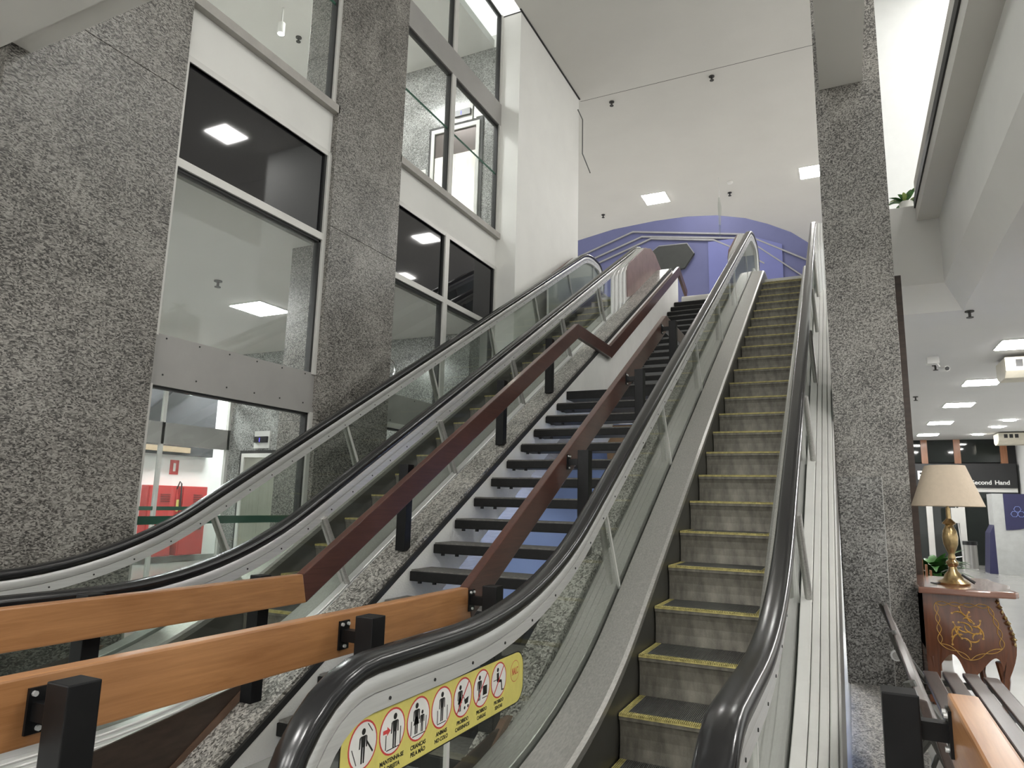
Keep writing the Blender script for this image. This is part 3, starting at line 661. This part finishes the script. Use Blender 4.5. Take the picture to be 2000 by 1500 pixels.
# ================================================================== LIGHTS AND CEILING FITTINGS
def panel(x, y, z, sx, sy, label, m=PANEL, group=None):
    p = thing('ceiling_light', label, 'ceiling light', group=group)
    MB().box(x-sx/2-.02, x+sx/2+.02, y-sy/2-.02, y+sy/2+.02, z-.012, z).build('frame', PLASTIC, p)
    MB().box(x-sx/2, x+sx/2, y-sy/2, y+sy/2, z-.018, z-.008).build('diffuser', m, p)
    return p
panel(-4.58, 18.66, 10.3, .66, .66, 'square light panel on the atrium ceiling above the blue arch')
panel(-.36, 18.66, 10.3, .66, .66, 'light panel half hidden behind the slim granite column')
for (x, y, l) in ((2.8, 11, 'mirrored in dark glass, left of the first bay'), (3.1, 14, 'mirrored in dark glass, right of the first bay'), (1.9, 18.7, 'mirrored in dark glass, top of the second bay'), (5.0, 21.8, 'mirrored in dark glass, bottom of the second bay'), (2.9, 6.5, 'added unseen as fill, edge of the first bay'), (5.2, 8.5, 'added unseen as fill, corner of the first bay')):
    panel(x, y, 10.3, .7, .7, 'upper ceiling panel, '+l)  # the last two are added out of view as fill light
for i_, x in enumerate((-5.6, -3.6, -1.4)):  # unseen panels added behind the viewer to brighten the scene
    for j_, y in enumerate((-1.2, -3.8)):
        if i_ == 0 and j_ == 0: continue
        panel(x, y, 4.56, .62, .62, 'added fill panel under the overhead slab behind the viewer, %s row, %s' % (('front', 'rear')[j_], ('left', 'middle', 'right')[i_]))
ro = ['first', 'second', 'third', 'fourth', 'fifth']
for k, y in enumerate((10.68, 13.68, 16.45, 19.65, 22.6)):
    panel(2.135, y, ZR, .49, .58, 'rectangular light panel, %s of the row from the viewer in the right hall' % ro[k])
for k, y in enumerate((1.5, 4.5, 7.5)):
    panel(2.135, y, ZR, .49, .58, 'right hall light panel outside the frame, %s from the viewer' % ro[k])
panel(-8.1, 7.6, 4.35, .62, .62, 'square light panel on the ground corridor ceiling behind the first window', PANELC)
panel(-8.1, 4.4, 4.35, 1.2, .7, 'unseen corridor light panel behind the left granite column, enlarged to brighten the corridor', PANELC)  # out of sight, made larger to brighten the corridor
panel(-12.4, 9.0, 4.35, .62, 1.2, 'light panel above the white wall behind the inner shop front', PANELC)
panel(-12.4, 11.5, 4.35, .62, 1.2, 'rear light panel above the white wall with the red cabinets', PANELC)
panel(-7.2, 8.4, 9.75, .9, .6, 'light panel on the upper lift lobby ceiling near the lift', PANELC)
panel(-9.5, 5.2, 9.75, 1.2, .7, 'light panel on the upper lobby ceiling away from the lift', PANELC)
panel(-.95, 8.9, 2.12, .9, .5, 'unseen panel added under the near escalator to light the mural', PANELC)  # hidden source added so the mural is lit
panel(-4, 22.6, 13.2, .9, .6, 'unseen panel added above the ceiling edge to light the blue wall', PANELC)  # added above the ceiling edge, out of view, to light the blue wall
for (x, y, k) in ((3.5, 19.45, 'nearest'), (3.5, 20.9, 'middle'), (3.35, 20.9+1.9, 'farthest')):
    tag(MB().cyl((x, y, ZR-.02), (x, y, ZR), .13, 20).build('downlight', PANEL, None), 'round downlight in the right hall, %s of three' % k, 'downlight', 'downlights in the right hall')
spr = MB(); spr.cyl((0, 0, 0), (0, 0, -.012), .045, 14); spr.cyl((0, 0, -.012), (0, 0, -.07), .014, 8); spr.cyl((0, 0, -.07), (0, 0, -.078), .035, 12)
SPR = spr.mesh('sprinkler', mat('sprinkler_metal', (.06, .058, .055), .5, .5))
for x, y, z, l, s_ in ((-2.09, 13.42, 10.3, 'dark sprinkler head on the atrium ceiling beyond the seam, right one', 1.25), (-4.27, 13.48, 10.3, 'dark sprinkler head on the atrium ceiling beside the white wall block', 1.25),
        (-2.57, 19.11, 10.3, 'dark sprinkler head between the two atrium ceiling lights', 1.25), (-6.35, 19.18, 10.3, 'dark sprinkler head left of the square atrium light', 1.25),
        (1.31, 8.74, ZR, 'sprinkler head at the corner of the mezzanine opening', 1.), (1.29, 11.9, ZR, 'sprinkler head below the security camera', 1.), (1.27, 15.1, ZR, 'sprinkler head beside the brown upright in the right hall', 1.),
        (-7.6, 6.35, 4.35, 'sprinkler head on the corridor ceiling left of its light', 1.2), (-8.6, 8.4, 9.75, 'sprinkler head on the upper lobby ceiling', 1.2)):
    o = link('sprinkler', SPR); o.location = (x, y, z); o.scale = (s_, s_, s_); tag(o, l, 'sprinkler', 'sprinkler heads')
tag(MB().lathe([(0, -.05), (.06, -.05), (.085, -.02), (.085, 0), (0, 0)], (-2.47, 18.44, 10.3), 20).build('smoke_detector', PLASTIC, None, True), 'round smoke detector on the atrium ceiling', 'detector')
# hanging sliver sign
hs = thing('hanging_sign', 'thin glassy sign hanging edge-on from the atrium ceiling', 'sign')
MB().prism([(18.0, 8.55), (18.3, 9.55), (18.0, 9.7), (17.85, 9.4)], -2.72, -2.69).build('sheet', GLS, hs)
MB().cyl((-2.7, 18.05, 9.6), (-2.7, 18.05, 10.3), .006, 6).build('wire', ALU, hs)
# cable on wall
tag(MB().tube([(-4.89, 13.0, 10.0), (-4.82, 13.12, 9.8), (-4.82, 13.12, 9.0), (-4.7, 13.3, 8.6)], .012, 6).build('cable', GREYCABLE, None), 'thin dark cable running down beside the white wall block', 'cable')

# ================================================================== CORRIDOR THINGS
def elevator(x0, x1, z0, z1, label, disp):
    p = thing('elevator', label, 'elevator'); y = 10.1
    MB().box(x0, x0+.06, y-.03, y, z0, z1).box(x1-.06, x1, y-.03, y, z0, z1).box(x0+.06, x1-.06, y-.03, y, z1-.06, z1).build('outer_frame', GASK, p)
    MB().box(x0+.06, x0+.13, y-.05, y, z0, z1-.06).box(x1-.13, x1-.06, y-.05, y, z0, z1-.06).box(x0+.13, x1-.13, y-.05, y, z1-.14, z1-.06).build('inner_frame', PLASTIC, p)
    zt = z1-.14 if z1-z0 < 2.5 else z0+2.15
    if zt < z1-.14: MB().box(x0+.13, x1-.13, y-.02, y, zt, z1-.14).build('transom', mat('transom_bronze', (.06, .045, .04), .3, .4), p)
    xm = (x0+x1)/2
    for a, c_ in ((x0+.13, xm-.003), (xm+.003, x1-.13)): MB().box(a, c_, y-.02, y, z0, zt).build('door', mat('lift_door_steel', (.52, .50, .44), .28, .9, .1, 3, stretch=(20, 1, .6)), p)
    dx, dz = disp
    o = MB().box(dx-.2, dx+.2, y-.03, y, dz-.17, dz+.17).build('indicator_plate', PLASTIC, p)
    MB().box(dx-.17, dx+.17, y-.07, y-.03, dz-.06, dz+.06).build('display', BLK2, o)
    text('floor_number', '1', .10, PURPLE, (dx-.02, y-.072, dz-.04), (1, 0, 0), (0, 0, 1), o, bold=.003)
    return p
elevator(-10.93, -9.75, 0, 2.36, 'ground floor lift with blue number display seen through the first window', (-10.38, 2.57))
elevator(-6.77, -5.62, ZU, 8.39, 'steel lift door in the upper lobby behind the second window', (-6.05, 8.55))
tag(bx('notice', STKW, -5.78, -5.55, 10.085, 10.1, 8.42, 8.58), 'small white notice beside the upper lift display', 'notice')
tag(bx('call_plate', PLASTIC, -6.95, -6.82, 10.085, 10.1, 7.25, 7.6), 'pale call plate left of the upper lift', 'plate')
fc = [('red fire hose cabinet left of the extinguisher', 9.87, 10.55), ('red fire hose cabinet right of the extinguisher', 10.70, 11.38)]
for l, a, c_ in fc:
    p = thing('fire_cabinet', l, 'cabinet', group='red fire cabinets')
    bx('body', RED, -13.495, -13.28, a, c_, .15, 1.65, p, .01); bx('door', RED, -13.28, -13.26, a+.03, c_-.03, .18, 1.62, p)
    for k in range(4): bx('louvre', mat('dark_red', (.2, .01, .01), .5), -13.26, -13.25, a+.3, c_-.15, 1.3+k*.05, 1.32+k*.05, p)
    bx('handle', BLK2, -13.26, -13.22, a+.45, a+.55, .7, .95, p)
ex = thing('fire_extinguisher', 'red fire extinguisher hanging between the two red cabinets', 'extinguisher')
bx('wall_bracket', BLK2, -13.5, -13.36, 10.60, 10.64, 1.30, 1.36, ex)
MB().lathe([(0, .95), (.06, .95), (.065, 1.0), (.065, 1.4), (.05, 1.48), (.03, 1.52), (.03, 1.58), (0, 1.58)], (-13.35, 10.62, 0), 18).build('cylinder', RED, ex, True)
bx('label_patch', STKY, -13.288, -13.28, 10.59, 10.65, 1.1, 1.35, ex); MB().tube([(-13.35, 10.62, 1.58), (-13.3, 10.65, 1.75), (-13.27, 10.67, 1.7), (-13.25, 10.67, 1.2)], .015, 6).build('hose', BLK2, ex)
sg = bx('fire_sign', RED, -13.5, -13.49, 10.5, 10.72, 1.9, 2.22); tag(sg, 'small red extinguisher sign on the white wall', 'sign'); bx('white_symbol', STKW, -13.49, -13.485, 10.58, 10.64, 1.97, 2.15, sg)
sg = bx('alarm_box', RED, -13.5, -13.45, 9.35, 9.62, 1.1, 1.35); tag(sg, 'small red alarm box at the left end of the white wall', 'alarm box'); bx('button', STKW, -13.45, -13.44, 9.44, 9.53, 1.18, 1.27, sg)
for (x, y, l) in ((-8.3, 7.7, 'white track spotlight on the lobby ceiling, left one'), (-7.75, 7.9, 'white track spotlight half hidden by the granite column')):
    p = thing('track_spotlight', l, 'spotlight', group='track spotlights')
    MB().cyl((x, y, 9.45), (x, y, 9.25), .06, 16).build('body', PLASTIC, p, True); MB().cyl((x, y, 9.75), (x, y, 9.45), .012, 8).build('stem', PLASTIC, p)
    MB().cyl((x, y, 9.249), (x, y, 9.245), .05, 16).build('lamp', PANELC, p)

# ================================================================== RIGHT SIDE THINGS
# commode: side panel faces the viewer at Y=6.5
CX0, CX1, CY, CD = .49, .99, 6.5, 1.1
cm = thing('commode', 'bombe wooden commode with gold floral inlay beside the granite column', 'commode')
def bulge(z):
    t = max(0, min(1, (z-.18)/.65)); return .085*math.sin(math.pi*min(1, t*1.05))**1.2
def lowz(u):   # arched lower edge across the side panel
    if u < .16 or u > .90: return .02
    if u < .42: return .30-.0*u+.09*math.sin(math.pi*(u-.16)/.26)
    if u < .66: return .30-.075*math.sin(math.pi*(u-.42)/.24)
    return .30+.09*math.sin(math.pi*(u-.66)/.24)
def side_x(u, z): return CX0+(CX1+bulge(z)-CX0)*u
def side_y(u, z): return CY-.5*bulge(z)*math.sin(math.pi*min(1, max(0, u*.9+.05)))
mb = MB(); NU, NV = 50, 14; vs_ = []
us = [i/NU for i in range(NU+1)]
for u in us:
    for j in range(NV+1):
        z = lowz(u)+(.83-lowz(u))*j/NV; vs_.append((side_x(u, z), side_y(u, z), z))
fs_ = [(i*(NV+1)+j, (i+1)*(NV+1)+j, (i+1)*(NV+1)+j+1, i*(NV+1)+j+1) for i in range(NU) for j in range(NV)]
mb.add(vs_, fs_)
# front (towards +X) and back, far side
vs_ = []; rows = []
for k in range(21):
    v = k/20; y = CY+CD*v; zl = .02 if v < .08 or v > .92 else .25+.05*math.sin(math.pi*(v-.08)/.84)
    for j in range(NV+1):
        z = zl+(.83-zl)*j/NV; vs_.append((CX1+bulge(z)+.05*math.sin(math.pi*v)*bulge(z)/.085, side_y(1, z) if k == 0 else y, z))
mb.add(vs_, [(i*(NV+1)+j, (i+1)*(NV+1)+j, (i+1)*(NV+1)+j+1, i*(NV+1)+j+1) for i in range(20) for j in range(NV)])
mb.box(CX0, CX0+.02, CY+.01, CY+CD, .02, .83); mb.box(CX0, CX1, CY+.03, CY+CD, .40, .83)
mb.build('body', COMM, cm, True)
top = []
for k in range(0, 9): t = k/8; top.append((CX0-.03+(CX1+.10-CX0+.03)*t, CY-.055-.02*math.sin(math.pi*t)))
top += [(CX1+.13, CY-.0), (CX1+.13, CY+.1), (CX1+.11, CY+.25), (CX1+.17, CY+.55), (CX1+.11, CY+.9), (CX1+.11, CY+CD+.03), (CX0-.03, CY+CD+.03)]
MB().prism(top, .83, .88, 'z').build('marble_top', MARB, cm, bevel=.012)
def on_side(u, z, e=.004): return (side_x(u, z), side_y(u, z)-e, z)
inl = MB()
# chain border of small loops around the panel
bord = [(.16, .76), (.84, .76), (.84, .46), (.66, .42), (.50, .36), (.34, .42), (.16, .46), (.16, .76)]
for (u0, z0), (u1, z1) in zip(bord[:-1], bord[1:]):
    L_ = math.hypot((u1-u0)*.55, z1-z0); nn = max(1, round(L_/.085))
    for k in range(nn):
        a = (u0+(u1-u0)*k/nn, z0+(z1-z0)*k/nn); b_ = (u0+(u1-u0)*(k+1)/nn, z0+(z1-z0)*(k+1)/nn)
        d = Vector(((b_[0]-a[0])*.55, b_[1]-a[1])); pn = Vector((-d.y, d.x)).normalized()*.014
        for sg_ in (1, -1):
            pts = []
            for q in range(7):
                t = q/6; off = sg_*math.sin(math.pi*t); pts.append(on_side(a[0]+(b_[0]-a[0])*t+off*pn.x/.55, a[1]+(b_[1]-a[1])*t+off*pn.y))
            inl.tube(pts, .0026, 4)
for k in range(17):     # flower spray
    a = random.uniform(0, 6.3); r0 = .045+.04*random.random(); cu_, cz_ = .5+random.uniform(-.10, .10), .60+random.uniform(-.10, .09)
    pts = []
    for q in range(7):
        t = q/6; ang = a+(1.3 if k % 2 else -1.3)*t; pts.append(on_side(cu_+r0*1.5*t*math.cos(ang)/.55*.9, cz_+r0*1.35*t*math.sin(ang)))
    inl.tube(pts, [.002+.004*math.sin(math.pi*q/6) for q in range(7)], 4)
    e = pts[-1]; inl.cyl((e[0], e[1]-.001, e[2]), (e[0], e[1]+.002, e[2]), .008, 8)
inl.build('gold_inlay', INLAY, cm)
om = MB()
for k in range(9):
    z = .80-.30*k/8; om.lathe([(0, -.02), (.016+.006*math.sin(k*2.1), 0), (0, .02)], (CX1+bulge(z)-.012, CY-.015-.2*bulge(z), z), 8)
om.build('ormolu_mount', BRASS, cm, True)
for (x, y) in ((CX0+.035, CY+.03), (CX1-.01, CY+.03), (CX1-.01, CY+CD-.05), (CX0+.035, CY+CD-.05)):
    MB().tube([(x, y, .36), (x+.012, y, .22), (x, y, .10), (x+.012, y, 0)], [.045, .032, .024, .028], 8).build('leg', COMM, cm, True)

# table lamp
LX, LY, LZ = .745, 6.83, .88
lp = thing('table_lamp', 'brass table lamp with beige conical shade on the commode', 'lamp')
MB().lathe([(0, 0), (.115, 0), (.12, .015), (.10, .03), (.075, .045), (.06, .08), (.035, .11), (.028, .14), (.045, .165), (.045, .18), (.025, .20), (.03, .215), (.022, .24), (.03, .26), (.052, .32), (.058, .38), (.05, .43), (.028, .475), (.05, .49), (.046, .50), (.018, .53), (.016, .62), (0, .62)], (LX, LY, LZ), 20).build('base', BRASS, lp, True)
MB().lathe([(.262, .63), (.265, .633), (.148, .968), (.143, .966), (.262, .63)], (LX, LY, LZ), 40).build('shade', SHADE, lp, True)
sk = MB()
for k in range(3): a = 2*math.pi*k/3; sk.cyl((LX, LY, LZ+.95), (LX+.146*math.cos(a), LY+.146*math.sin(a), LZ+.96), .003, 6)
sk.cyl((LX, LY, LZ+.62), (LX, LY, LZ+.955), .008, 8); sk.build('shade_spider', BRASS, lp)
MB().tube([(LX-.13, LY-.12, LZ+.006), (LX-.17, LY-.10, LZ+.012), (LX-.12, LY-.06, LZ+.01), (LX-.05, LY-.03, LZ+.02)], .006, 6).build('cord', BLK2, lp)
MB().tube([(LX+.05, LY-.1, LZ+.09), (LX+.10, LY-.12, LZ+.05), (LX+.13, LY-.12, LZ+.03)], .012, 8).build('switch', BLK2, lp)

# plants
def leaf(mb, base, az, el, L, w_, droop, n=6):
    d = Vector((math.cos(az), math.sin(az), 0)); up = Vector((0, 0, 1)); side = Vector((-math.sin(az), math.cos(az), 0)); p = Vector(base); vs = []
    for k in range(n+1):
        t = k/n; e = el-droop*t; pos = p if k == 0 else pos+(d*math.cos(e)+up*math.sin(e))*(L/n)
        ww = w_*math.sin(math.pi*min(.98, max(.04, t)))**.8*(1-.25*t) if t > .25 else w_*.12
        vs += [pos-side*ww+up*ww*.25, pos, pos+side*ww+up*ww*.25]
    fs = []
    for k in range(n):
        for q in range(2): fs.append((3*k+q, 3*k+q+1, 3*k+q+4, 3*k+q+3))
    mb.add(vs, fs)
def plant(name, label, c_, nleaf, L, w_, h, potr, pot_m, square=False, pale=0):
    p = thing(name, label, 'plant')
    if square: MB().prism([(c_[0]-potr, c_[1]-potr), (c_[0]+potr, c_[1]-potr), (c_[0]+potr, c_[1]+potr), (c_[0]-potr, c_[1]+potr)], c_[2], c_[2]+h, 'z').build('pot', pot_m, p, bevel=.01)
    else: MB().lathe([(0, 0), (potr*.75, 0), (potr, h), (potr*.9, h), (potr*.85, h-.03), (0, h-.03)], c_, 20).build('pot', pot_m, p, True)
    for k in range(nleaf):
        az = 2.4*k+random.uniform(-.3, .3); mb = MB(); leaf(mb, (c_[0], c_[1], c_[2]+h-.02), az, random.uniform(.35, 1.35), L*random.uniform(.7, 1.1), w_*random.uniform(.8, 1.2), random.uniform(.7, 1.6))
        mb.build('leaf', LEAFY if k < pale else LEAF, p, True)
    return p
plant('potted_plant', 'potted plant in a white pot on the mezzanine ledge', (.79, 8.72, 4.83), 18, .27, .038, .17, .075, PLASTIC, False, 3)
plant('potted_plant', 'leafy green plant behind the commode and lamp', (.76, 8.55, 0), 80, .40, .058, .82, .14, mat('brown_pot', (.12, .07, .04), .6))
ch = thing('wooden_chair', 'pale wooden chair back peeking behind the commode', 'chair')
for k in range(4): MB().box(.565+.035*k, .585+.035*k, 7.90, 7.93, .45, 1.06-.05*k).build('slat', WOODS, ch)
for x in (.56, .68): MB().box(x, x+.03, 7.89, 7.94, 0, .42).build('leg', WOODS, ch)
bx('seat', WOODS, .55, .72, 7.88, 8.2, .42, .46, ch)

# bench along the escalator side
bn = thing('slat_bench', 'dark slatted wooden bench with cast metal ends by the slim column', 'bench')
for k, (x, z) in enumerate(((.42, .44), (.53, .445), (.64, .45), (.75, .44))): bx('seat_slat', SLAT, x-.042, x+.042, 2.75, 5.45, z-.03, z, bn, .008)
for k, (x, z) in enumerate(((.30, .56), (.255, .68), (.21, .80))):
    MB().prism([(x-.018, z-.045), (x+.012, z-.05), (x-.012+.0, z+.045), (x-.042, z+.05)], 2.75, 5.45, 'y').build('back_slat', SLAT, bn, bevel=.005)
for y in (2.95, 4.1, 5.3):
    MB().tube([(.16, y, .86), (.22, y, .70), (.30, y, .52), (.38, y, .405), (.60, y, .40), (.78, y, .39), (.83, y, .30), (.80, y, .12), (.86, y, .02)], .02, 8).build('cast_end', CAST, bn, True)
    MB().tube([(.33, y, .43), (.24, y, .30), (.26, y, .12), (.18, y, .02)], .02, 8).build('leg', CAST, bn, True)
    MB().tube([(.40+.10*math.cos(a*.5), y, .24+.10*math.sin(a*.5)) for a in range(13)], .012, 6).build('scroll', CAST, bn, True)
    MB().tube([(.62+.10*math.cos(a*.5), y, .24+.10*math.sin(a*.5)) for a in range(13)], .012, 6).build('scroll', CAST, bn, True)
kb = thing('round_boss', 'small round metal boss on the column beside the bench back', 'boss')
MB().cyl((.295, 6.86, .27), (.295, 6.885, .27), .045, 20).build('rim', ALU, kb, True); MB().cyl((.295, 6.845, .27), (.295, 6.86, .27), .03, 16).build('cap', ALUD, kb, True)
# far hall things
tb_ = thing('trash_bin', 'cylindrical steel bin with black lid in the far right hall', 'bin')
MB().cyl((2.95, 22.9, 0), (2.95, 22.9, .62), .16, 20).build('body', ALUD, tb_, True); MB().cyl((2.95, 22.9, .62), (2.95, 22.9, .72), .175, 20).build('lid', BLK2, tb_, True)
ss = thing('sign_stand', 'small sign on a bent steel stand before the shop', 'sign stand')
MB().tube([(2.62, 23.2, .02), (2.62, 23.2, .25), (2.78, 23.2, .28), (2.80, 23.2, .3), (2.72, 23.2, 1.75), (2.85, 23.2, 1.8)], .015, 6).build('stand', ALU, ss); bx('board', PLASTIC, 2.6, 2.82, 23.17, 23.19, 1.2, 1.62, ss)
kk = thing('kiosk', 'grey and navy kiosk panel with hexagon logo at the right edge', 'kiosk')
bx('body', KIOSKW, 3.28, 4.48, 21.2, 21.9, 0, 1.98, kk)
MB().prism([(3.52, 1.98)]+[(3.52, 1.98-.9)]+[(3.52+.95*math.sin(a*.1571), 1.08+.62*(1-math.cos(a*.1571))) for a in range(1, 10)]+[(4.47, 1.98)], 21.18, 21.2, 'y').build('navy_field', NAVY, kk)
MB().prism([(3.10, 0), (3.28, 0), (3.28, 1.2), (3.18, 1.0)], 21.2, 21.9, 'y').build('navy_side', NAVY, kk)
hx_ = MB()
for (x, z) in ((3.79, 1.60), (3.72, 1.48), (3.86, 1.48)):
    pts = [(x+.075*math.cos(rad(60*k)), 21.17, z+.075*math.sin(rad(60*k))) for k in range(7)]
    for p_, q_ in zip(pts[:-1], pts[1:]): hx_.cyl(p_, q_, .007, 6)
hx_.build('hexagon_logo', mat('logo_blue', (.18, .24, .55), .4), kk)
def ac(label, x0, x1, y0, y1, z0, z1):
    p = thing('air_conditioner', label, 'air conditioner', group='ceiling air conditioners')
    MB().prism([(y0, z1), (y1, z1), (y1, z0+.06), (y1-.15, z0), (y0+.12, z0), (y0, z0+.09)], x0, x1).build('body', mat('cream_plastic', (.60, .56, .46), .5), p, bevel=.01)
    for k in range(3): bx('grille', GASK, x0+.12+.12*k, x0+.2+.12*k, y0-.005, y0+.01, z1-.14, z1-.04, p)
ac('cream air conditioner under the hall ceiling at the right edge', 2.05, 3.1, 11.3, 11.95, 3.32, 3.6)
ac('cream air conditioner far back near the shop front', 3.72, 4.48, 22.2, 22.9, 3.32, 3.62)
sc_ = thing('security_camera', 'small white security camera on the right hall ceiling', 'camera')
bx('mount_box', PLASTIC, 1.12, 1.27, 11.2, 11.35, ZR-.10, ZR, sc_, .005); MB().tube([(1.24, 11.25, ZR-.10), (1.26, 11.22, ZR-.16), (1.28, 11.15, ZR-.19)], .02, 8).build('arm', PLASTIC, sc_)
MB().cyl((1.28, 11.2, ZR-.19), (1.33, 11.0, ZR-.22), .035, 14).build('housing', PLASTIC, sc_, True); MB().cyl((1.33, 11.0, ZR-.22), (1.332, 10.99, ZR-.2215), .028, 14).build('lens', BLK2, sc_)
